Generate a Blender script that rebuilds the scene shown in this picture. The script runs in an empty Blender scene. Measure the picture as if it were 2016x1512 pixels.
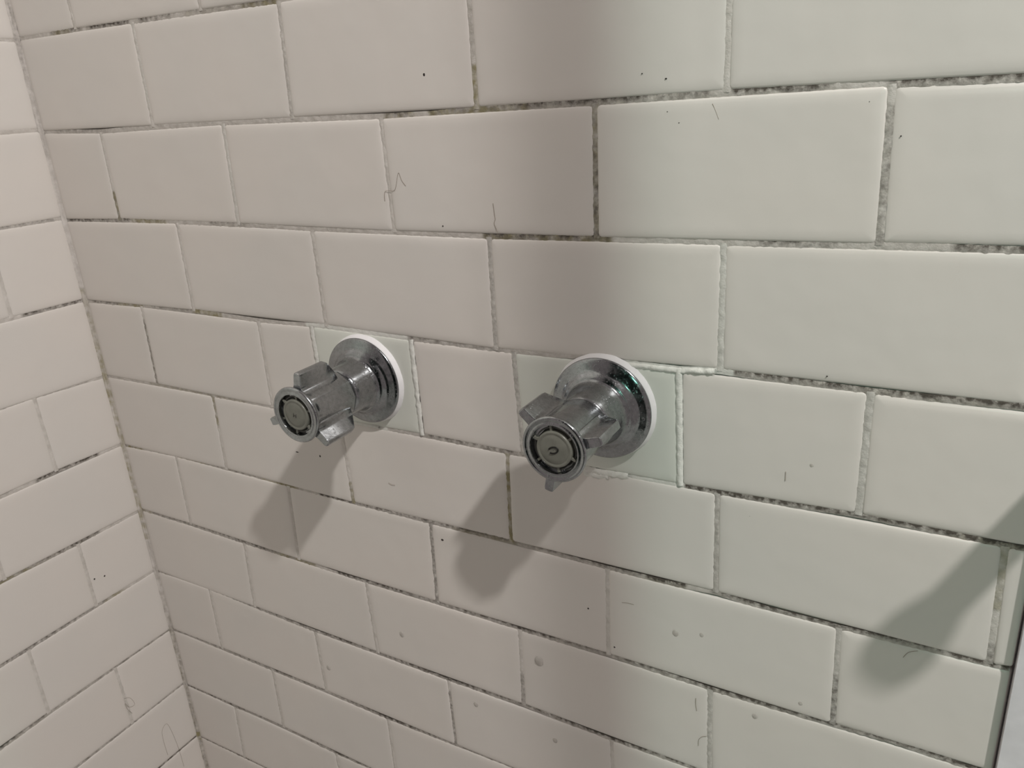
import bpy, bmesh, math, random
from mathutils import Vector, Matrix, noise

C = bpy.context.scene.collection
SC = bpy.context.scene
H0 = 0.96            # height of the reference joint line above the floor
PI = math.pi

# ------------------------------------------------------------------ camera, light, exposure
cam = bpy.data.cameras.new('camera')
cam.sensor_fit = 'HORIZONTAL'; cam.sensor_width = 36.0
cam.lens = 1565.01381 / 2016 * 36.0
cam.clip_start = 0.01; cam.clip_end = 60
co = bpy.data.objects.new('camera', cam); C.objects.link(co)
co.location = (0.744955408, -0.437252060, -0.0654051316 + H0)
co.rotation_euler = (1.2124096, 0.0654496316, 0.524444515)
SC.camera = co

SC.view_settings.view_transform = 'Standard'
SC.view_settings.look = 'None'
SC.view_settings.exposure = 0.0
SC.view_settings.gamma = 1.0
SC.view_settings.use_curve_mapping = False

W = bpy.data.worlds.new('room_light'); SC.world = W; W.use_nodes = True
bg = W.node_tree.nodes['Background']
bg.inputs[0].default_value = (0.285, 0.243, 0.234, 1)
bg.inputs[1].default_value = 1.0

def lamp(name, loc, power, radius, col):
    l = bpy.data.lights.new(name, 'POINT'); l.energy = power; l.shadow_soft_size = radius; l.color = col
    o = bpy.data.objects.new(name, l); C.objects.link(o); o.location = loc
    return o
lamp('ceiling_lamp', (1.45, -0.65, 1.03 + H0), 78, 0.031, (1.0, 0.955, 0.925))
lamp('added_tint_lamp', (1.30, -2.0, 1.41), 15, 0.04, (0.36, 1.0, 0.75))  # added to tint the right-hand tiles green; no such source is known

# ------------------------------------------------------------------ measurements of the tiling (metres)
PITCH = 0.1545; ROW = 0.0773838; FIRST = 0.0806845
LINES_BACK = {
 0: [(0.0119,0.0008), (0.0834,0.0013), (0.1562,0.0003), (0.2329,0.0004), (0.2927,-0.0006), (0.3125,-0.0011)],
 1: [(0.0075,0.0009), (0.0843,-0.0015), (0.1549,0.0002), (0.2374,0.0000), (0.3092,0.0002), (0.3895,-0.0013), (0.4317,-0.0014), (0.4654,0.0002), (0.5109,0.0002), (0.5458,-0.0001), (0.5742,0.0005), (0.6204,0.0017), (0.6633,0.0015), (0.6986,0.0013), (0.7520,0.0010)],
 2: [(0.0035,-0.0007), (0.0820,0.0010), (0.1594,0.0010), (0.2329,0.0007), (0.2541,0.0013), (0.3121,-0.0007), (0.3896,-0.0007), (0.4306,-0.0012), (0.4676,-0.0013), (0.5434,0.0002), (0.5813,-0.0000), (0.6188,0.0002), (0.6453,0.0003), (0.7001,0.0018), (0.7297,0.0017), (0.7625,0.0016)],
 3: [(-0.0010,-0.0014), (0.0843,0.0001), (0.1580,0.0012), (0.2365,-0.0007), (0.2666,-0.0007), (0.3114,0.0013), (0.3416,0.0004), (0.3921,-0.0010), (0.4345,-0.0017), (0.4660,-0.0017), (0.4801,-0.0013), (0.5331,0.0010), (0.5645,-0.0001), (0.5963,0.0000), (0.6207,0.0020), (0.6489,0.0011), (0.7033,0.0002), (0.7383,0.0007), (0.7730,0.0014)],
 4: [(-0.0006,-0.0019), (0.0808,0.0000), (0.1583,-0.0011), (0.2147,-0.0004), (0.2397,-0.0015), (0.3529,-0.0010), (0.3936,-0.0003), (0.4700,-0.0018), (0.4826,-0.0010), (0.5433,-0.0031), (0.5634,-0.0021), (0.5980,-0.0009), (0.6209,-0.0018), (0.6525,-0.0003), (0.7031,0.0017), (0.7469,0.0008), (0.7756,-0.0005), (0.7837,0.0001)],
 5: [(-0.0002,-0.0011), (0.0829,0.0020), (0.1555,0.0011), (0.2359,0.0006), (0.3116,-0.0005), (0.3921,-0.0001), (0.4678,0.0014), (0.5451,-0.0005), (0.5916,0.0004), (0.6217,0.0024), (0.6561,-0.0004), (0.6980,-0.0006), (0.7262,0.0003), (0.7769,0.0009), (0.7878,0.0014)],
 6: [(0.0016,0.0004), (0.0812,0.0014), (0.1754,-0.0013), (0.2312,-0.0006), (0.2856,-0.0024), (0.3123,-0.0017), (0.3893,0.0005), (0.4682,-0.0005), (0.5440,0.0019), (0.6201,-0.0004), (0.6596,0.0010), (0.7004,0.0023), (0.7359,0.0037), (0.7720,0.0017)],
 7: [(0.0002,0.0001), (0.0330,0.0034), (0.0817,0.0027), (0.1561,-0.0004), (0.2360,-0.0025), (0.3127,-0.0005), (0.3915,-0.0019), (0.4667,0.0013), (0.4993,0.0001), (0.5449,-0.0013), (0.6040,0.0006)],
 8: [(0.0002,-0.0008), (0.0290,0.0018), (0.1371,0.0017), (0.1616,0.0008), (0.2361,0.0027), (0.3135,0.0003), (0.3905,0.0029), (0.4464,0.0045)],
 9: [(-0.0037,-0.0023), (0.0829,-0.0012), (0.1176,0.0016), (0.1587,0.0020), (0.2349,-0.0010), (0.2770,0.0002)],
 10: [(-0.0023,-0.0027), (0.0775,-0.0005), (0.1028,0.0005)],
}
JOINTS_BACK = {
 0: [(0.0818,0.0834)],
 1: [(0.1560,0.1549), (0.3132,0.3092), (0.4659,0.4654), (0.6212,0.6204)],
 2: [(0.0840,0.0824), (0.2367,0.2338), (0.3894,0.3897), (0.5451,0.5438), (0.6990,0.7000)],
 3: [(0.1587,0.1567), (0.3118,0.3114), (0.4674,0.4660), (0.6211,0.6210)],
 4: [(0.0839,0.0808), (0.2359,0.2340), (0.2954,0.2971), (0.3933,0.3936), (0.4800,0.4826), (0.5960,0.5973), (0.7031,0.7030)],
 5: [(0.1580,0.1555), (0.3105,0.3116), (0.4690,0.4669), (0.6216,0.6220), (0.7754,0.7776)],
 6: [(0.0829,0.0810), (0.2353,0.2316), (0.3919,0.3893), (0.5451,0.5440), (0.6984,0.6998)],
 7: [(0.1583,0.1536), (0.3120,0.3134), (0.4682,0.4667), (0.6201,0.6216)],
 8: [(0.0862,0.0845), (0.2358,0.2361), (0.3914,0.3917), (0.5445,0.5456)],
 9: [(0.1610,0.1591), (0.3134,0.3125)],
 10: [(0.0825,0.0780), (0.2334,0.2349)],
}
LINES_LEFT = {
 0: [(-0.0012,0.0001), (0.0068,-0.0004), (0.0149,0.0016)],
 1: [(-0.0016,0.0023), (0.0166,0.0037), (0.0367,0.0031)],
 2: [(0.0043,0.0014), (0.0412,0.0021), (0.0591,0.0021)],
 3: [(0.0029,-0.0001), (0.0539,0.0016), (0.0817,0.0007)],
 4: [(0.0015,-0.0019), (0.0307,0.0009), (0.0708,0.0021), (0.1034,0.0025)],
 5: [(0.0033,0.0004), (0.0699,0.0024), (0.1262,0.0004)],
 6: [(0.0010,-0.0007), (0.0737,-0.0012), (0.1364,0.0013), (0.1482,0.0009)],
 7: [(0.0027,0.0017), (0.0718,0.0015), (0.1419,-0.0009), (0.1708,-0.0006)],
 8: [(0.0016,0.0002), (0.0755,-0.0002), (0.1428,0.0002), (0.1938,-0.0032)],
 9: [(0.0049,0.0015), (0.0700,0.0001), (0.1363,-0.0013)],
 10: [(0.0034,0.0006), (0.0553,-0.0002)],
}
JOINTS_LEFT = {
 3: [(0.0701,0.0706)],
 5: [(0.0720,0.0711)],
 7: [(0.0712,0.0712)],
 8: [(0.1437,0.1441)],
 9: [(0.0709,0.0696)],
}

def interp(pts, x):
    if x <= pts[0][0]: return pts[0][1]
    if x >= pts[-1][0]: return pts[-1][1]
    for (x0, y0), (x1, y1) in zip(pts, pts[1:]):
        if x <= x1: return y0 + (y1 - y0) * (x - x0) / max(x1 - x0, 1e-9)
def zline(side, k, u):
    d = (LINES_BACK if side == 'back' else LINES_LEFT).get(k)
    return -k * ROW + (interp(d, u) if d else 0.0)
def place(side, u, v, dep):
    """u along the wall from the corner, v height, dep into the wall"""
    return (u, dep, v + H0) if side == 'back' else (-dep, -u, v + H0)

# ------------------------------------------------------------------ helpers
def mesh_obj(name, verts, faces, mat, parent=None, smooth=True):
    me = bpy.data.meshes.new(name); me.from_pydata([tuple(v) for v in verts], [], faces); me.update()
    bm = bmesh.new(); bm.from_mesh(me); bmesh.ops.recalc_face_normals(bm, faces=bm.faces); bm.to_mesh(me); bm.free()
    if smooth:
        for p in me.polygons: p.use_smooth = True
    if mat: me.materials.append(mat)
    o = bpy.data.objects.new(name, me); C.objects.link(o)
    if parent: o.parent = parent
    return o
def bm_obj(name, bm, mat, parent=None, smooth=True):
    me = bpy.data.meshes.new(name); bmesh.ops.recalc_face_normals(bm, faces=bm.faces); bm.to_mesh(me); bm.free()
    if smooth:
        for p in me.polygons: p.use_smooth = True
    if mat: me.materials.append(mat)
    o = bpy.data.objects.new(name, me); C.objects.link(o)
    if parent: o.parent = parent
    return o
def tag(o, label=None, cat=None, group=None, kind=None):
    if label: o['label'] = label
    if cat: o['category'] = cat
    if group: o['group'] = group
    if kind: o['kind'] = kind
    return o
def empty(name, loc):
    o = bpy.data.objects.new(name, None); C.objects.link(o); o.location = loc; o.empty_display_size = .02
    return o
def box_verts(x0, x1, y0, y1, z0, z1):
    v = [(x, y, z) for x in (x0, x1) for y in (y0, y1) for z in (z0, z1)]
    f = [(0, 1, 3, 2), (4, 6, 7, 5), (0, 4, 5, 1), (2, 3, 7, 6), (0, 2, 6, 4), (1, 5, 7, 3)]
    return v, f
def lathe(profile, seg=64, close=False, rad=None):
    """profile [(r, d)] revolved about the -Y axis; returns verts, faces"""
    V = []; F = []
    for (r, d) in profile:
        for i in range(seg):
            a = 2 * PI * i / seg
            rr = r * (rad(a, d) if rad else 1)
            V.append((rr * math.cos(a), -d, rr * math.sin(a)))
    n = len(profile)
    for j in range(n - 1):
        for i in range(seg):
            k = (i + 1) % seg
            F.append((j * seg + i, j * seg + k, (j + 1) * seg + k, (j + 1) * seg + i))
    if close:
        F.append(tuple(range(seg))); F.append(tuple((n - 1) * seg + i for i in range(seg)))
    return V, F
def tube(points, r, seg=8):
    V = []; F = []
    P = [Vector(p) for p in points]
    for i, p in enumerate(P):
        t = (P[min(i + 1, len(P) - 1)] - P[max(i - 1, 0)]).normalized()
        a = t.orthogonal().normalized() if i == 0 else (a - t * a.dot(t)).normalized()
        b = t.cross(a)
        for k in range(seg):
            an = 2 * PI * k / seg
            V.append(p + (a * math.cos(an) + b * math.sin(an)) * r)
    for i in range(len(P) - 1):
        for k in range(seg):
            m = (k + 1) % seg
            F.append((i * seg + k, i * seg + m, (i + 1) * seg + m, (i + 1) * seg + k))
    F.append(tuple(range(seg))); F.append(tuple((len(P) - 1) * seg + k for k in range(seg)))
    return V, F

# ------------------------------------------------------------------ materials
def mat(name):
    m = bpy.data.materials.new(name); m.use_nodes = True
    nt = m.node_tree; return m, nt, nt.nodes['Principled BSDF']
def nd(nt, typ, **kw):
    n = nt.nodes.new(typ)
    for k, v in kw.items():
        if k in n.inputs: n.inputs[k].default_value = v
        else: setattr(n, k, v)
    return n
def mix(nt, fac, a, b):
    n = nt.nodes.new('ShaderNodeMix'); n.data_type = 'RGBA'
    for s, v in ((0, fac), (6, a), (7, b)):
        if isinstance(v, bpy.types.NodeSocket): nt.links.new(v, n.inputs[s])
        elif s == 0: n.inputs[0].default_value = v
        else: n.inputs[s].default_value = (*v, 1)
    return n.outputs[2]
def ramp(nt, src, p0, p1):
    n = nt.nodes.new('ShaderNodeMapRange'); n.inputs['From Min'].default_value = p0; n.inputs['From Max'].default_value = p1
    nt.links.new(src, n.inputs['Value']); return n.outputs['Result']
def math_n(nt, op, a, b):
    n = nt.nodes.new('ShaderNodeMath'); n.operation = op
    for i, v in enumerate((a, b)):
        if isinstance(v, bpy.types.NodeSocket): nt.links.new(v, n.inputs[i])
        else: n.inputs[i].default_value = v
    return n.outputs[0]
def wpos(nt, scale=1.0):
    g = nt.nodes.new('ShaderNodeNewGeometry'); return g.outputs['Position']
def noise_n(nt, scale, detail=3, rough=.5):
    n = nd(nt, 'ShaderNodeTexNoise', Scale=scale, Detail=detail, Roughness=rough)
    nt.links.new(wpos(nt), n.inputs['Vector']); return n.outputs[0]
def bump(nt, bs, h, strength, dist):
    b = nd(nt, 'ShaderNodeBump', Strength=strength, Distance=dist); nt.links.new(h, b.inputs['Height'])
    nt.links.new(b.outputs[0], bs.inputs['Normal']); return b

def tile_mat(name, col, col2, amp=1.0):
    m, nt, bs = mat(name)
    c = mix(nt, ramp(nt, noise_n(nt, 9, 2), .35, .65), col, col2)
    # fine speck of grime left by water
    sp = ramp(nt, noise_n(nt, 620, 2, .6), .70, .80)
    spm = ramp(nt, noise_n(nt, 22, 2), .45, .70)
    c = mix(nt, math_n(nt, 'MULTIPLY', math_n(nt, 'MULTIPLY', sp, spm), .28), c, (.33, .30, .26))
    nt.links.new(c, bs.inputs['Base Color'])
    bs.inputs['Roughness'].default_value = .34
    bs.inputs['Specular IOR Level'].default_value = .35
    h = math_n(nt, 'ADD', math_n(nt, 'MULTIPLY', noise_n(nt, 26, 2), 1.0), math_n(nt, 'MULTIPLY', noise_n(nt, 420, 2), .035))
    bump(nt, bs, h, .20 * amp, .004)
    return m
M_tile = tile_mat('glazed_tile', (.735, .700, .655), (.715, .690, .650))
M_patch = tile_mat('newer_glazed_tile', (.700, .720, .660), (.690, .712, .655))

def grout_mat(name, base, light):
    m, nt, bs = mat(name)
    at = nt.nodes.new('ShaderNodeAttribute'); at.attribute_name = 'stain'  # its dark channel also holds painted shade along the joint tops
    sep = nt.nodes.new('ShaderNodeSeparateColor'); nt.links.new(at.outputs['Color'], sep.inputs[0])
    c = mix(nt, ramp(nt, noise_n(nt, 150, 3), .35, .65), base, light)
    c = mix(nt, sep.outputs[2], c, (.80, .81, .76))
    oli = math_n(nt, 'MULTIPLY', sep.outputs[1], ramp(nt, noise_n(nt, 140, 3), .30, .60))
    c = mix(nt, oli, c, (.30, .27, .15))
    g = ramp(nt, noise_n(nt, 260, 5, .6), .27, .64)
    dk = math_n(nt, 'MULTIPLY', math_n(nt, 'MULTIPLY', sep.outputs[0], g), .85)
    c = mix(nt, dk, c, (.10, .088, .075))
    nt.links.new(c, bs.inputs['Base Color'])
    bs.inputs['Roughness'].default_value = .8
    bs.inputs['Specular IOR Level'].default_value = .15
    bump(nt, bs, noise_n(nt, 900, 4, .6), .5, .0006)
    return m
M_grout = grout_mat('cement_grout', (.56, .53, .49), (.68, .65, .61))

def plain(name, col, rough=.6, metal=0., spec=.3, var=.06, scale=30):
    m, nt, bs = mat(name)
    c2 = tuple(max(0, v * (1 - var)) for v in col)
    nt.links.new(mix(nt, ramp(nt, noise_n(nt, scale, 3), .35, .65), col, c2), bs.inputs['Base Color'])
    bs.inputs['Roughness'].default_value = rough; bs.inputs['Metallic'].default_value = metal
    bs.inputs['Specular IOR Level'].default_value = spec
    return m, nt, bs
M_caulk, _nt, _bs = plain('white_silicone', (.86, .86, .87), .45)
bump(_nt, _bs, noise_n(_nt, 160, 2), .3, .0015)
M_mastic, _nt, _bs = plain('smeared_caulk', (.74, .74, .69), .6)
bump(_nt, _bs, noise_n(_nt, 500, 3), .6, .001)
M_back, _, _ = plain('mortar_bed', (.50, .48, .44), .9)
M_jamb, _nt, _bs = plain('pale_marble', (.80, .79, .82), .4, var=.12, scale=55)
bump(_nt, _bs, noise_n(_nt, 60, 3), .2, .002)
M_floor, _, _ = plain('shower_floor', (.50, .48, .46), .4)
M_ceil, _, _ = plain('painted_plaster', (.75, .74, .72), .8)
M_blocker, _, _ = plain('blocker_cloth', (.035, .055, .050), .7)  # kept dark to give the chrome its dark reflection
M_hair, _, _ = plain('hair', (.30, .25, .20), .6)
M_speck, _, _ = plain('dark_grit', (.04, .035, .03), .8)

def chrome(name, base, r0, r1, film):
    m, nt, bs = mat(name)
    n1 = noise_n(nt, 240, 4, .65)
    n2 = noise_n(nt, 60, 3)
    bs.inputs['Metallic'].default_value = 1.0
    f = math_n(nt, 'MULTIPLY', ramp(nt, n2, .40, .65), film)
    c = mix(nt, f, base, tuple(min(1, v * 1.2) for v in base))
    c = mix(nt, math_n(nt, 'MULTIPLY', ramp(nt, noise_n(nt, 330, 5, .7), .42, .66), .45), c, tuple(v * .55 for v in base))
    c = mix(nt, math_n(nt, 'MULTIPLY', ramp(nt, noise_n(nt, 1100, 2, .6), .66, .74), .6), c, (.75, .75, .75))
    nt.links.new(c, bs.inputs['Base Color'])
    mr = nd(nt, 'ShaderNodeMapRange', **{'To Min': r0, 'To Max': r1}); mr.inputs['From Min'].default_value = .35; mr.inputs['From Max'].default_value = .65
    nt.links.new(n1, mr.inputs['Value']); nt.links.new(mr.outputs[0], bs.inputs['Roughness'])
    h = math_n(nt, 'ADD', math_n(nt, 'MULTIPLY', n1, .4), ramp(nt, noise_n(nt, 900, 2, .5), .62, .75))
    bump(nt, bs, h, .22, .0006)
    return m
M_chrome = chrome('worn_chrome', (.35, .365, .375), .09, .26, .8)
M_flange = chrome('worn_flange_chrome', (.29, .305, .315), .10, .25, .8)
M_dark, _, _ = plain('dark_recess', (.11, .113, .105), .35, spec=.5)
M_button, _nt, _bs = plain('grey_button', (.19, .195, .165), .3, spec=.5, var=.15, scale=200)
M_ink, _, _ = plain('black_print', (.012, .012, .01), .4)
M_ink2, _, _ = plain('worn_print', (.07, .07, .06), .4)

# ------------------------------------------------------------------ walls
TH = .004                      # tile body depth behind its face
def tile(side, quad, parent, material, rnd, bull=False):
    """quad = (u,v) of bottom-left, bottom-right, top-right, top-left as seen from inside the shower"""
    (ax, az), (bx, bz), (cx, cz), (dx, dz) = quad
    w = ((bx - ax) + (cx - dx)) / 2; h = ((dz - az) + (cz - bz)) / 2
    if w < .003: return None
    prof = [(0, TH), (0, .0013), (.0004, .0008), (.0013, .00046), (.0030, .00018), (.0055, 0), (.0075, 0)]
    pb = [(0, .008), (0, .0045), (.0006, .0028), (.0016, .0013), (.0030, .0004), (.0055, 0), (.0075, 0)]
    lim = min(w, h) * .32
    off = rnd.uniform(-.00022, .00022); tu = rnd.uniform(-.0020, .0020); tv = rnd.uniform(-.0030, .0030)
    V = []; F = []
    sc = min(1, min(w, h) / .022)
    for j, (ins, dep) in enumerate(prof):
        i0 = ins * sc
        ir = pb[j][0] * sc if bull else i0
        rad = max(.0012, .0024 - ins) if j else .0016
        rad = min(rad, lim * .5)
        x0, x1, y0, y1 = i0, w - ir, i0, h - i0
        pts = []
        for (px, py, sx, sy) in ((x0, y0, 1, 1), (x1, y0, -1, 1), (x1, y1, -1, -1), (x0, y1, 1, -1)):
            a = (px, py + sy * rad); b = (px + sx * rad, py)
            dd = pb[j][1] if (bull and sx < 0) else dep
            m_ = (px + sx * rad * .29, py + sy * rad * .29)
            seq = [a, m_, b] if (sx * sy > 0) else [b, m_, a]
            pts += [(q, dd) for q in seq]
        for (x, y), dd in pts:
            s, t = x / w, y / h
            u = (ax * (1 - s) + bx * s) * (1 - t) + (dx * (1 - s) + cx * s) * t
            v = (az * (1 - s) + bz * s) * (1 - t) + (dz * (1 - s) + cz * s) * t
            d = dd + (off + tu * (x - w / 2) * .5 + tv * (y - h / 2) if j else 0)
            V.append(place(side, u, v, d))
    n = 12; m = len(prof)
    for j in range(m - 1):
        for i in range(n):
            k = (i + 1) % n
            F.append((j * n + i, j * n + k, (j + 1) * n + k, (j + 1) * n + i))
    F.append(tuple((m - 1) * n + i for i in range(n)))
    return mesh_obj('tile', V, F, material, parent)

def stained_mesh(name, side, strips, material, parent, seed):
    """strips: dict(path=[(u,v)], half, depth, rough, stain=f(s)->(dark,olive,white), edge)"""
    V = []; F = []; S = []
    for st in strips:
        path = st['path']; hw = st['half']; base = len(V)
        n = len(path); cross = (-1, -.6, -.25, .25, .6, 1)
        for i, (u, v) in enumerate(path):
            p = path[min(i + 1, n - 1)]; q = path[max(i - 1, 0)]
            tx, ty = p[0] - q[0], p[1] - q[1]; L = math.hypot(tx, ty) or 1
            nx, ny = -ty / L, tx / L
            stn = st['stain'](u, v)
            for c in cross:
                uu, vv = u + nx * c * hw, v + ny * c * hw
                nz = noise.noise(Vector((uu * 330, vv * 330, seed))) * st['rough'] + noise.noise(Vector((uu * 900, vv * 900, seed + 5))) * st['rough'] * .5
                d = st['depth'] + nz - (1 - c * c) * st.get('crown', 0.0)
                V.append(place(side, uu, vv, d))
                k_ = st.get('top_shade', 0) * c  # shade under the upper tile, painted into the dark channel over the mould
                S.append((stn[0] * (1 + k_) + max(0, k_) * .25, stn[1], stn[2]))
        m = len(cross)
        for i in range(n - 1):
            for j in range(m - 1):
                a = base + i * m + j
                F.append((a, a + 1, a + m + 1, a + m))
    o = mesh_obj(name, V, F, material, parent)
    ca = o.data.color_attributes.new('stain', 'FLOAT_COLOR', 'POINT')
    for i, s in enumerate(S): ca.data[i].color = (s[0], s[1], s[2], 1)
    return o

# mould on the joints: line -> [(from, to, dark, olive)]
MOULD_BACK = {
 0: [(.050, .075, .5, .9), (.075, .09, .7, .2), (.10, .150, .95, .1), (.165, .20, .7, 0), (.22, .28, .45, .2), (.28, .31, .5, .9)],
 1: [(.02, .10, .35, 0), (.395, .415, .6, .9), (.43, .50, .45, .9), (.49, .565, .7, .2), (.565, .61, .65, .1), (.625, .668, .95, .1), (.70, .80, .85, .1)],
 2: [(.004, .05, .95, 0), (.05, .095, .8, .1), (.10, .145, .3, .9), (.20, .24, .4, .1), (.465, .552, .75, .9), (.64, .68, .55, 0), (.735, .80, .8, .1)],
 3: [(.01, .05, .6, .1), (.05, .085, .3, .9), (.155, .19, .2, .9), (.10, .155, .5, 0), (.375, .47, .45, 0), (.62, .70, .75, .1), (.70, .80, .9, .2)],
 4: [(.07, .20, .35, .4), (.395, .48, .6, .1), (.56, .60, .35, 0), (.60, .79, 1.0, .1), (.75, .79, 1, .5)],
 5: [(.0, .03, .3, 1.), (.083, .13, .4, .6), (.13, .20, .5, .1), (.205, .245, .2, 1.), (.275, .31, 1., .1), (.31, .42, .6, 0), (.415, .47, .6, .6), (.47, .58, .5, .1), (.575, .60, 1., .4), (.62, .76, .7, .1), (.76, .80, 1.2, .1)],
 6: [(.0, .02, .3, .7), (.02, .20, .6, 0), (.20, .25, .4, .8), (.28, .50, .7, 0), (.50, .62, .6, .1), (.62, .80, .85, .1)],
 7: [(.0, .25, .55, 0), (.25, .55, .7, 0), (.55, .80, .7, .1)],
 8: [(.0, .30, .6, 0), (.30, .60, .8, 0)], 9: [(.0, .4, .7, 0)], 10: [(.0, .4, .7, .1)],
}
MOULD_LEFT = {2: [(.01, .06, .5, 0)], 3: [(.005, .06, .9, 0)], 4: [(.02, .10, .5, 0)], 5: [(.03, .09, .95, 0)], 6: [(.05, .11, .7, .2), (.11, .15, .6, .8)],
 7: [(.04, .06, .2, .7), (.06, .2, .6, 0)], 8: [(.0, .2, .55, .1)], 9: [(.0, .2, .5, 0)], 10: [(.0, .2, .8, 0)]}
# vertical joints (row, nearest u) -> (dark, olive, white, from_frac, to_frac) ; fraction 0 = top
MOULD_V = {(2, .5445): [(.55, .7, 0, 0, 1), (.95, .4, 0, .3, 1)], (1, .4655): [(.1, .9, 0, .7, 1), (.3, .1, 0, 0, .7)], (2, .6995): [(.75, .1, 0, .15, 1)],
 (2, .083): [(.6, .9, 0, .7, 1)], (5, .311): [(.35, .9, 0, .75, 1)], (5, .468): [(.25, .95, 0, 0, 1)], (3, .621): [(.25, 0, .5, 0, 1)],
 (4, .2962): [(.2, 0, .8, 0, 1)], (4, .3935): [(.15, 0, 1, 0, 1)], (4, .4813): [(.5, 0, .4, 0, 1)], (4, .5966): [(.1, 0, 1, 0, 1)], (4, .703): [(.35, 0, .3, 0, 1)],
 (6, .3905): [(.8, 0, 0, 0, 1)], (6, .699): [(.35, 0, 0, 0, .8), (.95, 0, 0, .5, 1)], (7, .4675): [(.6, 0, 0, .6, 1)], (5, .1568): [(.4, .8, 0, 0, .4)],
 (5, .622): [(.5, 0, .1, 0, 1)], (5, .7765): [(.3, .5, .2, 0, .5), (.9, 0, 0, .85, 1)], (7, .62): [(.4, 0, .2, 0, 1)], (8, .3915): [(.8, 0, 0, .2, 1)], (1, .1555): [(.15, 0, .3, 0, .8)],
 (1, .311): [(.35, 0, .2, 0, 1)], (2, .2352): [(.15, 0, .4, 0, 1)], (4, .082): [(.8, .2, 0, .2, 1)], (3, .4667): [(.45, 0, .2, 0, 1)]}

def joints(side, r):
    """list of (u_top, u_bottom) for row r (between joint lines r-1 and r)"""
    d = (JOINTS_BACK if side == 'back' else JOINTS_LEFT).get(r, [])
    end = .789 if side == 'back' else .86
    out = list(d)
    if side == 'back':
        s = FIRST + (PITCH / 2 if r % 2 else 0)
        if r == 4: s = .0823
    else:
        s = .0710 if r % 2 else .1440
    j = random.Random(r * 7 + (1 if side == 'left' else 0))
    n = 0
    while s + n * PITCH < end - .006:
        c = s + n * PITCH + j.uniform(-.0008, .0008); n += 1
        if side == 'back' and r == 4: continue
        if all(abs(c - q[0]) > .06 for q in out): out.append((c, c))
    out.sort()
    return out, end

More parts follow.
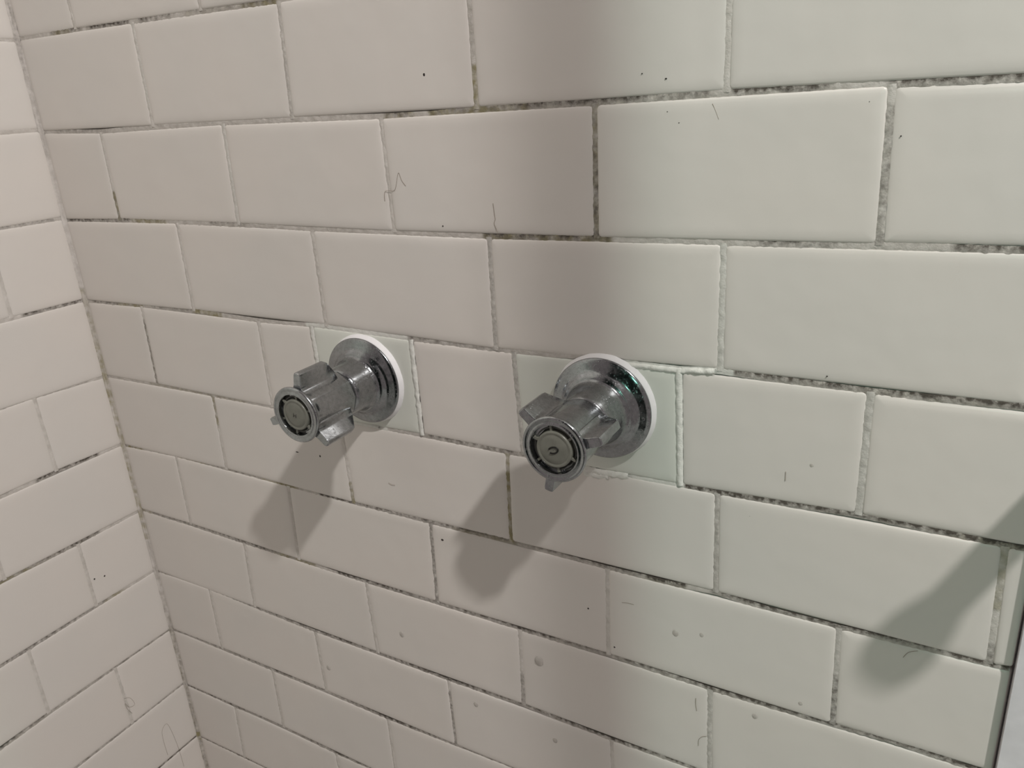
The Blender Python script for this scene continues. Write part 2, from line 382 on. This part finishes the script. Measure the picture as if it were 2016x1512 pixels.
R0, R1 = -17, 12
GV, GH = .0017, .0017
LINE_GAP = {0: .0016, 1: .0021, 2: .0019, 3: .0021, 4: .0012, 5: .0016, 6: .0014, 7: .0012, 8: .0012, 9: .0012, 10: .0012}
WIDE = {(1, .4655): .0024, (2, .5445): .0024, (2, .6995): .0028, (3, .4667): .0024, (3, .621): .0024, (4, .703): .0031, (4, .5966): .0030, (4, .3935): .0024, (4, .2962): .0024, (4, .4813): .0022, (5, .622): .0024, (5, .7765): .0030, (6, .699): .0024, (7, .62): .0022, (2, .2352): .0026}
def gap(side, r, q):
    if side == 'back':
        for (k, u), g in WIDE.items():
            if k == r and abs(u - (q[0] + q[1]) / 2) < .006: return g
    return GV
def build_wall(side, name, handle_patch):
    rnd = random.Random(5 if side == 'back' else 9)
    end = .789 if side == 'back' else .86
    if side == 'back': v, f = box_verts(-.03, end - .004, TH - .0005, .04, 0, 2.35)
    else: v, f = box_verts(-.04, -TH + .0005, -end, -.0, 0, 2.35)
    wall = mesh_obj(name, v, f, M_back, None, smooth=False)
    wall['kind'] = 'structure'
    strips = []
    for r in range(R0, R1 + 1):
        js, e = joints(side, r)
        edges = [(.0013, .0013)] + js + [(e, e)]
        for i in range(len(edges) - 1):
            (lt, lb), (rt, rb) = edges[i], edges[i + 1]
            gl = gap(side, r, edges[i]) / 2 if i else .0
            gr = gap(side, r, edges[i + 1]) / 2 if i < len(edges) - 2 else 0
            def zz(k, u, s): return zline(side, k, u) + s * (LINE_GAP.get(k, GH) / 2 + rnd.uniform(-.00018, .00018))
            quad = [(lb + gl, zz(r, lb, 1)), (rb - gr, zz(r, rb, 1)), (rt - gr, zz(r - 1, rt, -1)), (lt + gl, zz(r - 1, lt, -1))]
            mid = (lt + rt) / 2
            patch = side == 'back' and r == 4 and (abs(mid - .3444) < .02 or abs(mid - .538) < .02)
            t = tile(side, quad, wall, M_patch if patch else M_tile, rnd, bull=(i == len(edges) - 2 and side == 'back'))
            if t and patch: t['label'] = 'cut greenish white tile cemented around the tap flange'
        if -2 <= r <= 12:
            for (ut, ub) in js:
                if ut > .81: continue
                z1, z0 = zline(side, r - 1, ut), zline(side, r, ub)
                n = 46
                path = [(ut + (ub - ut) * k / n, z1 + (z0 - z1) * k / n) for k in range(n + 1)]
                spec = None; key = None
                if side == 'back':
                    for kk, vv in MOULD_V.items():
                        if kk[0] == r and abs(kk[1] - (ut + ub) / 2) < .006: spec = vv
                def stain(u, v, spec=spec, z1=z1, z0=z0):
                    a = [.06, .02, .10]
                    t_ = (z1 - v) / (z1 - z0)
                    for (dk, ol, wh, f0, f1) in spec or []:
                        if f0 - .03 <= t_ <= f1 + .03: a = [max(a[0], dk), max(a[1], ol), max(a[2], wh)]
                    return a
                white = bool(spec and max(s[2] for s in spec) >= .8)
                strips.append(dict(path=path, half=.0022, depth=.0009 if not white else .0006, rough=.0004 if not white else .0007,
                                   crown=.0004 if not white else .0011, stain=stain))
    for k in range(-2, 13):
        L = min(end, .80) - .004; n = int(L / .0016)
        path = [(.002 + L * i / n, zline(side, k, .002 + L * i / n)) for i in range(n + 1)]
        spec = (MOULD_BACK if side == 'back' else MOULD_LEFT).get(k, [])
        def stain(u, v, spec=spec, k=k):
            a = [.20 if side == 'back' else .15, .03, 0]
            for (u0, u1, dk, ol) in spec:
                t_ = max(0, min(1, min((u - u0), (u1 - u)) / .004 + 1))
                a = [max(a[0], 1.3 * dk * t_), max(a[1], ol * t_), 0]
            if side == 'back':
                if k == 3 and (.29 < u < .39 or .545 < u < .63): a = [.12, 0, .8]
                if k == 4 and (.29 < u < .36 or .50 < u < .60): a = [.12, 0, .8]
            return a
        def crown(): return .0003
        strips.append(dict(path=path, half=.0021, depth=.0010, rough=.00036, crown=.0002, stain=stain, top_shade=.55))  # upper edge darkened to imitate the shadow below each tile
    if side == 'back':
        def white(u, v): return (.12, 0, .9)
        for k, u0, u1, dv, hw in ((3, .553, .600, -.0008, .0019), (4, .520, .562, .0002, .0026), (4, .530, .548, -.0026, .0030), (3, .598, .618, -.0006, .0020), (4, .296, .352, .0004, .0012)):
            n = max(8, int((u1 - u0) / .0012))
            path = [(u0 + (u1 - u0) * i / n, zline(side, k, u0 + (u1 - u0) * i / n) + dv) for i in range(n + 1)]
            strips.append(dict(path=path, half=hw, depth=.0007, rough=.0009, crown=.0012, stain=white))
    stained_mesh('grout', side, strips, M_grout, wall, 3.0 if side == 'back' else 8.0)
    return wall
wall_back = build_wall('back', 'wall_back', True)
wall_left = build_wall('left', 'wall_left', False)

# caulk bead in the corner (belongs to the back wall)
V = []; F = []; S = []
n = 900
prof = [(.0026, .0006), (.0015, -.0003), (.0007, -.0008), (.0001, -.0016), (-.0005, -.0027)]
for i in range(n + 1):
    z = .20 - i * 1.15 / n
    for j, (x, y) in enumerate(prof):
        nz = noise.noise(Vector((j * .6, z * 160, 2.))) * .0003 + noise.noise(Vector((j * 1.5, z * 600, 7.))) * .00015
        V.append((x + nz, y - nz, z + H0))
        ol = 0; dk = .18
        if -.02 < z < .03: dk = .75
        if -.10 < z < -.02: dk = .45
        if -.28 < z < -.22: dk, ol = .4, .6
        if -.34 < z <= -.28: dk, ol = .35, 1.
        if -.50 < z <= -.34: dk, ol = .35, .8
        if -.60 < z <= -.50: dk, ol = .5, .1
        if z <= -.60: dk, ol = .85, .4
        if abs(z + 10 * ROW) < .006: dk, ol = .4, 1.3
        s = .5 + .9 * noise.noise(Vector((z * 60, j * .8, 1.)))
        S.append((.75 * dk * max(0, min(1.2, s + .3)), ol * max(0, min(1, s + .2)), .0))
m = len(prof)
for i in range(n):
    for j in range(m - 1):
        a = i * m + j; F.append((a, a + 1, a + m + 1, a + m))
o = mesh_obj('corner_caulk', V, F, M_grout, wall_back)
ca = o.data.color_attributes.new('stain', 'FLOAT_COLOR', 'POINT')
for i, s in enumerate(S): ca.data[i].color = (*s, 1)

# pale jamb beyond the rounded tile edge, floor of the shower
v, f = box_verts(.7896, 1.30, -.0055, .04, 0, 2.35)
trim = mesh_obj('trim_1', v, f, M_jamb, None, smooth=False); trim['kind'] = 'structure'
v, f = box_verts(-.04, 1.30, -2.6, .04, -.03, 0)
fl = mesh_obj('floor', v, f, M_floor, None, smooth=False); fl['kind'] = 'structure'

# ------------------------------------------------------------------ shower taps
def fin_mesh(D, length, tip):
    """one lever fin pointing along +X of its own frame; axis = -Y"""
    # cross-section in (radial x, tangential z): fillet at the barrel, parallel faces, rounded tip
    half = [(.0120, .0080), (.0172, .0070), (.0182, .0052), (.0196, .0039), (.0215, .0033), (tip - .0022, .0031), (tip - .0007, .0026), (tip, .0014)]
    sec = half + [(x, -z) for x, z in reversed(half)]
    n = len(sec)
    st = [(D - .0042, .0006, 0), (D - .0036, .0, 0.0)]
    # front cap slightly chamfered, long straight run, then slope down to the barrel at the back
    stations = [(D - .0032, .90, .0008), (D - .0040, 1.0, 0), (D - length + .0022, 1.0, 0), (D - length, .96, .0006), (D - length - .0075, .80, .010), (D - length - .0085, .6, .0115)]
    V = []; F = []
    for d, zs, dr in stations:
        for (x, z) in sec:
            lim = tip - dr
            V.append((min(x, lim), -d, z * zs))
    m = len(stations)
    for j in range(m - 1):
        for i in range(n):
            k = (i + 1) % n
            F.append((j * n + i, j * n + k, (j + 1) * n + k, (j + 1) * n + i))
    F.append(tuple(range(n))); F.append(tuple((m - 1) * n + i for i in range(n)))
    return V, F
def rot_y(V, ang):
    c, s = math.cos(ang), math.sin(ang)
    return [(x * c - z * s, y, x * s + z * c) for x, y, z in V]
def sharp(o, deg=32):
    for p in o.data.polygons: p.use_smooth = True
    o.data.set_sharp_from_angle(angle=math.radians(deg))
    return o

def make_tap(cx, cz, D, th0, tip, facet, label, glyph):
    root = empty('faucet_handle', (cx, 0, cz + H0))
    tag(root, label, 'faucet')
    # silicone collar between flange and tile
    def wob(a, d): return 1 + .010 * noise.noise(Vector((math.cos(a) * 3, math.sin(a) * 3, cx * 10))) + .006 * noise.noise(Vector((math.cos(a) * 9, math.sin(a) * 9, cx)))
    v, f = lathe([(.0359, -.0004), (.0358, .0003), (.0354, .0010), (.0349, .0020), (.0343, .0032), (.0334, .0041), (.026, .0042)], 72, rad=wob)
    c = mesh_obj('caulk_ring', v, f, M_caulk, root); c['label'] = 'white silicone ring sealing the flange'
    # flange, flaring up into the sleeve
    v, f = lathe([(.0320, 0.0038), (.0338, 0.0040), (.0343, 0.0046), (.0343, 0.0054), (.0337, 0.0060), (.0315, 0.0068), (.0280, 0.0079), (.0252, 0.0090),
                  (.0240, .0116), (.0228, .0118), (.0216, .0128), (.0206, .0148), (.0199, .0175), (.0193, .0210), (.0188, .0250), (.0182, .0290), (.0175, .0315), (.0160, .0330), (.010, .0335)], 96)
    e = mesh_obj('flange', v, f, M_flange, root)
    # barrel of the handle
    def fac(a, d):
        if not facet: return 1
        p = ((a - th0) % math.radians(40)) - math.radians(20)
        return (math.cos(math.radians(20)) / math.cos(p)) ** .75 * 1.018 if d < D - .006 else 1
    v, f = lathe([(.010, .0325), (.0165, .0325), (.0174, .0332), (.0178, .0350), (.0181, D - .010), (.0183, D - .0062), (.0183, D - .0058), (.0184, D - .0034),
                  (.0194, D - .0030), (.0204, D - .0024), (.0207, D - .0014), (.0204, D - .0004), (.0196, D), (.0186, D - .0001), (.0176, D - .0006), (.0170, D - .0004), (.0160, D),
                  (.0153, D - .0002), (.0150, D - .0010), (.0149, D - .0045)], 108, rad=fac)
    b = sharp(mesh_obj('barrel', v, f, M_chrome, root), 50)
    # recess and index button
    v, f = lathe([(.0150, D - .0040), (.0138, D - .0040), (.0136, D - .0028), (.0128, D - .0026), (.0126, D - .0038), (.0060, D - .0042)], 72)
    mesh_obj('recess_ring', v, f, M_dark, root)
    v, f = lathe([(.0115, D - .0042), (.0115, D - .0012), (.0112, D - .0006), (.0105, D - .0004), (.0097, D - .0007), (.0092, D - .0009), (.0088, D - .0006), (.0060, D - .0003), (.0030, D - .0001), (.0002, D)], 72)
    bt = mesh_obj('index_button', v, f, M_button, root); bt['label'] = 'round grey index button'
    for k in range(6):
        a = math.radians(60 * k + (98 if glyph == 'C' else 20))
        v, f = box_verts(.0108, .0146, -(D - .0016), -(D - .0040), -.0007, .0007)
        t = mesh_obj('retaining_tab', rot_y(v, a), f, M_button, root, smooth=False)
    # printed letter
    d0 = D + .00005
    if glyph == 'C':
        pts = [(.0032 * math.cos(a), -(D + .0001), .0019 * math.sin(a)) for a in [math.radians(t) for t in range(215, 215 + 291, 12)]]
        pts = rot_y(pts, math.radians(20))
        v, f = tube(pts, .00050, 6)
    else:
        v = []; f = []
        for q in (((-.0011, -.0014), (-.0011, .0014)), ((.0011, -.0014), (.0011, .0014)), ((-.0011, 0), (.0011, 0))):
            vv, ff = tube([(q[0][0], -(D + .0001), q[0][1]), (q[1][0], -(D + .0001), q[1][1])], .00022, 6)
            b0 = len(v); v += list(vv); f += [tuple(i + b0 for i in g) for g in ff]
        v = rot_y([tuple(p) for p in v], math.radians(-12))
    mesh_obj('printed_letter', v, f, M_ink if glyph == 'C' else M_ink2, root)
    for k in range(3):
        v, f = fin_mesh(D, .0305, tip)
        fo = mesh_obj('fin', rot_y(v, th0 + k * 2 * PI / 3), f, M_chrome, root)
        mod = fo.modifiers.new('bevel', 'BEVEL'); mod.width = .0005; mod.segments = 2; mod.limit_method = 'ANGLE'; mod.angle_limit = math.radians(35)
        sharp(fo, 40)
    return root
make_tap(.3466, -.2697, .0780, math.radians(80.5), .0312, True, 'chrome three-finned shower tap nearer the tiled corner, H on its face', 'H')
make_tap(.5462, -.2631, .0720, math.radians(137.5), .0305, False, 'chrome three-finned shower tap farther from the corner, C on its face', 'C')

# ------------------------------------------------------------------ hairs, grit and drops on the tiles
def on_wall(pts, lift=.00012): return [(x, -lift, z + H0) for x, z in pts]
def smooth_path(P, n=6):
    out = []
    for i in range(len(P) - 1):
        p0 = P[max(i - 1, 0)]; p1 = P[i]; p2 = P[i + 1]; p3 = P[min(i + 2, len(P) - 1)]
        for k in range(n):
            t = k / n
            out.append(tuple(.5 * ((2 * p1[a]) + (-p0[a] + p2[a]) * t + (2 * p0[a] - 5 * p1[a] + 4 * p2[a] - p3[a]) * t * t + (-p0[a] + 3 * p1[a] - 3 * p2[a] + p3[a]) * t ** 3) for a in range(len(p1))))
    out.append(P[-1]); return out
HAIRS = [
 ('b', 'fine dark hair looped over a joint left of the cracked tile, high up', [(0.3853,-0.1338), (0.3855,-0.1297), (0.3872,-0.1269), (0.3934,-0.1269), (0.3959,-0.1249), (0.3989,-0.1165), (0.4003,-0.1152), (0.4018,-0.1198), (0.4047,-0.1235)]),
 ('b', 'wavy hair hanging to the mouldy joint left of the soft vertical shade', [(0.4729,-0.1342), (0.4734,-0.1422), (0.4736,-0.1445), (0.4726,-0.1471), (0.4738,-0.1503), (0.4748,-0.1529)]),
 ('b', 'short straight hair below the top right joint', [(0.6133,-0.0809), (0.6150,-0.0845), (0.6168,-0.0889)]),
 ('l', 'long hair arched over the lowest tiles of the side wall', [(0.0427,-0.7658), (0.0430,-0.7427), (0.0413,-0.7307), (0.0348,-0.7267), (0.0317,-0.7362), (0.0286,-0.7656), (0.0279,-0.7974)]),
 ('l', 'tiny curled hair beside an upright joint low on the side wall', [(0.0717,-0.6598), (0.0654,-0.6642), (0.0625,-0.6750), (0.0686,-0.6742), (0.0722,-0.6663), (0.0713,-0.6747), (0.0679,-0.6833)]),
 ('b', 'tiny upright fibre on the tile right of the right tap', [(0.6618,-0.2878), (0.6618,-0.2941)]),
 ('b', 'pale fibre at the right edge of a low middle tile', [(0.6106,-0.4755), (0.6106,-0.4809), (0.6115,-0.4865)]),
 ('b', 'curled fibre crossing a low upright joint near the bottom edge', [(0.6131,-0.5177), (0.6134,-0.5119), (0.6159,-0.5080), (0.6192,-0.5061)]),
 ('b', 'short bent fibre under a joint in the lower right corner', [(0.7348,-0.3961), (0.7373,-0.3915), (0.7419,-0.3889)]),
 ('b', 'short dark fibre on the tile between the two tap shadows', [(0.3543,-0.3584), (0.3572,-0.3596), (0.3609,-0.3593)]),
 ('b', 'faint level fibre at the top of the tile with two drops', [(0.5561,-0.4122), (0.5604,-0.4113), (0.5650,-0.4112)]),
]
SPECKS = [
 ('b', 'black elongated grit speck on the top middle tile', 0.4288, -0.0550, 0.00125, 0.00144),
 ('b', 'small dark speck above the joint left of the right shade band', 0.4321, -0.1498, 0.00083, 0.00068),
 ('b', 'dark speck above the top right joint', 0.5876, -0.0670, 0.00085, 0.00051),
 ('b', 'dark speck just below the top joint, upper of two', 0.5885, -0.0839, 0.00069, 0.00047),
 ('b', 'dark speck below the top joint, lower of two', 0.5951, -0.0899, 0.00068, 0.00053),
 ('b', 'tiny black speck highest on the green lit tiles', 0.5740, -0.0636, 0.00047, 0.00046),
 ('b', 'black speck under the right tap shadow', 0.5292, -0.4257, 0.00086, 0.00090),
 ('b', 'black speck beside the upright joint below the right tap', 0.5494, -0.4532, 0.00094, 0.00091),
 ('b', 'brown fleck at the left end of the right tap shadow', 0.4024, -0.3998, 0.00178, 0.00126),
 ('l', 'dark speck on the side wall near the corner, right of two', 0.0553, -0.5133, 0.00117, 0.00110),
 ('l', 'dark speck on the side wall near the corner, left of two', 0.0660, -0.5104, 0.00115, 0.00109),
 ('b', 'fleck in the left tap shadow, right of two', 0.2820, -0.3481, 0.00098, 0.00142),
 ('b', 'fleck in the left tap shadow, left of two', 0.2552, -0.3491, 0.00229, 0.00062),
 ('b', 'speck near the upper right tile corner', 0.6899, -0.0836, 0.00050, 0.00051),
 ('b', 'speck on the far right upper tile', 0.7052, -0.0999, 0.00044, 0.00047),
 ('b', 'speck above the joint right of the right tap', 0.6804, -0.2258, 0.00063, 0.00047),
]
DROPS = [
 ('b', 'largest water drop, low between two upright joints', 0.4844, -0.4894, 0.00455),
 ('b', 'larger of two side by side water drops', 0.5954, -0.4252, 0.00297),
 ('b', 'smaller of two side by side water drops', 0.6136, -0.4208, 0.00208),
 ('b', 'round water drop on the tile below the left tap shadow', 0.3459, -0.5102, 0.00288),
 ('b', 'water drop near the bottom left of the shade band', 0.4189, -0.5586, 0.00287),
 ('b', 'faint water drop low on a greenish tile', 0.6514, -0.4749, 0.00215),
 ('b', 'water drop beside an upright joint low on the left', 0.2459, -0.5834, 0.00302),
 ('b', 'tiny bright drop right below the right tap', 0.6421, -0.3224, 0.00106),
 ('b', 'pair-like pale drop on the tile right of the right tap', 0.6759, -0.2811, 0.00129),
 ('b', 'flat drop at the lower right of a low greenish tile', 0.6798, -0.4526, 0.00204),
 ('b', 'drop close to the bottom edge of the shade band', 0.4948, -0.5650, 0.00273),
]
def wp(side, u, v, lift): return (u, -lift, v + H0) if side == 'b' else (lift, -u, v + H0)
for side, lab, P in HAIRS:
    pts = [wp(side, u, v, .00022) for u, v in smooth_path(P)]
    v, f = tube(pts, .00013, 5)
    tag(mesh_obj('hair_strand', v, f, M_hair), lab, 'hair', 'stray hairs and fibres on the tiles')
def blob(side, u, v, ru, rv, hgt, seg=12, rings=4, seed=0.):
    V = []; F = []
    for j in range(rings):
        a = (PI / 2) * j / rings
        for i in range(seg):
            t = 2 * PI * i / seg
            w = 1 + .18 * noise.noise(Vector((math.cos(t) * 1.3, math.sin(t) * 1.3, seed)))
            V.append(wp(side, u + ru * w * math.cos(a) * math.cos(t), v + rv * w * math.cos(a) * math.sin(t), hgt * math.sin(a) - .0001))
    V.append(wp(side, u, v, hgt))
    for j in range(rings - 1):
        for i in range(seg):
            k = (i + 1) % seg; F.append((j * seg + i, j * seg + k, (j + 1) * seg + k, (j + 1) * seg + i))
    for i in range(seg): F.append(((rings - 1) * seg + i, (rings - 1) * seg + (i + 1) % seg, rings * seg))
    F.append(tuple(range(seg)))
    return V, F
for i, (side, lab, u, v_, ru, rv) in enumerate(SPECKS):
    v, f = blob(side, u, v_, ru * .8, rv * .8, .0005, 8, 3, i)
    tag(mesh_obj('grit_speck', v, f, M_speck), lab, 'speck', 'grit specks on the tiles')
M_water, _nt, _bs = mat('water')
_bs.inputs['Transmission Weight'].default_value = .5; _bs.inputs['Roughness'].default_value = .02; _bs.inputs['IOR'].default_value = 1.33
_bs.inputs['Base Color'].default_value = (.80, .77, .72, 1)
for i, (side, lab, u, v_, r) in enumerate(DROPS):
    v, f = blob(side, u, v_, r * .85, r, r * .26, 14, 5, i + 20.)
    tag(mesh_obj('water_drop', v, f, M_water), lab, 'drop', 'water drops on the tiles')


# ------------------------------------------------------------------ beyond the frame: unseen things added to block light and shade the tiles
V = []; F = []
N = 120; rows_ = 14
for j in range(rows_ + 1):
    z = .12 + j * (1.75 - .12) / rows_
    for side_ in (0, 1):
        for i in range(N + 1):
            t = i / N
            x = .400 + .438 * t
            y = -.75 + .022 * math.sin(t * 2 * PI * 14 + .3 * math.sin(z * 3)) + side_ * .0015
            V.append((x, y, z))
w_ = N + 1
for j in range(rows_):
    for s_ in (0, 1):
        for i in range(N):
            a = (j * 2 + s_) * w_ + i; b = ((j + 1) * 2 + s_) * w_ + i
            F.append((a, a + 1, b + 1, b))
    for i in (0, N):
        a = (j * 2) * w_ + i; b = (j * 2 + 1) * w_ + i
        F.append((a, b, b + 2 * w_, a + 2 * w_))
cu = mesh_obj('blocker_curtain', V, F, M_blocker)  # unseen curtain added to block the green lamp and darken chrome reflections
tag(cu, 'unseen dark green cloth curtain added behind the camera to block the green lamp', 'curtain')
v, f = tube([(-.002, -.75, 1.76), (1.29, -.75, 1.76)], .0125, 16)
pv, pf = tube([(.9885, -.325, 0), (.9885, -.325, 2.35)], .0093, 20)  # unseen post guessed from the vertical shade band and placed to cast it
tag(mesh_obj('shade_post', pv, pf, M_chrome), 'unseen slim upright chrome post added to cast the soft vertical shade band', 'post')
ro = mesh_obj('blocker_rod', v, f, M_chrome); tag(ro, 'unseen chrome rod added above the light-blocking curtain', 'rod')  # unseen rod added to carry the blocking curtain

# unseen hook guessed from the diagonal shade and sized to cast it
hk = empty('shade_hook', (.822, -.0055, -.215 + H0)); tag(hk, 'unseen chrome hook added on the pale marble to cast the diagonal shade', 'hook')
v, f = lathe([(.020, 0), (.020, .004), (.017, .006), (.0095, .007), (.0092, .060), (.012, .064), (.0150, .070), (.0150, .078), (.012, .083), (.006, .085), (.0002, .085)], 40)
mesh_obj('post', v, f, M_chrome, hk)
v, f = lathe([(.0002, -.0005), (.026, -.0005), (.026, .003), (.024, .005), (.0195, .0052)], 40)
mesh_obj('base_plate', v, f, M_chrome, hk)
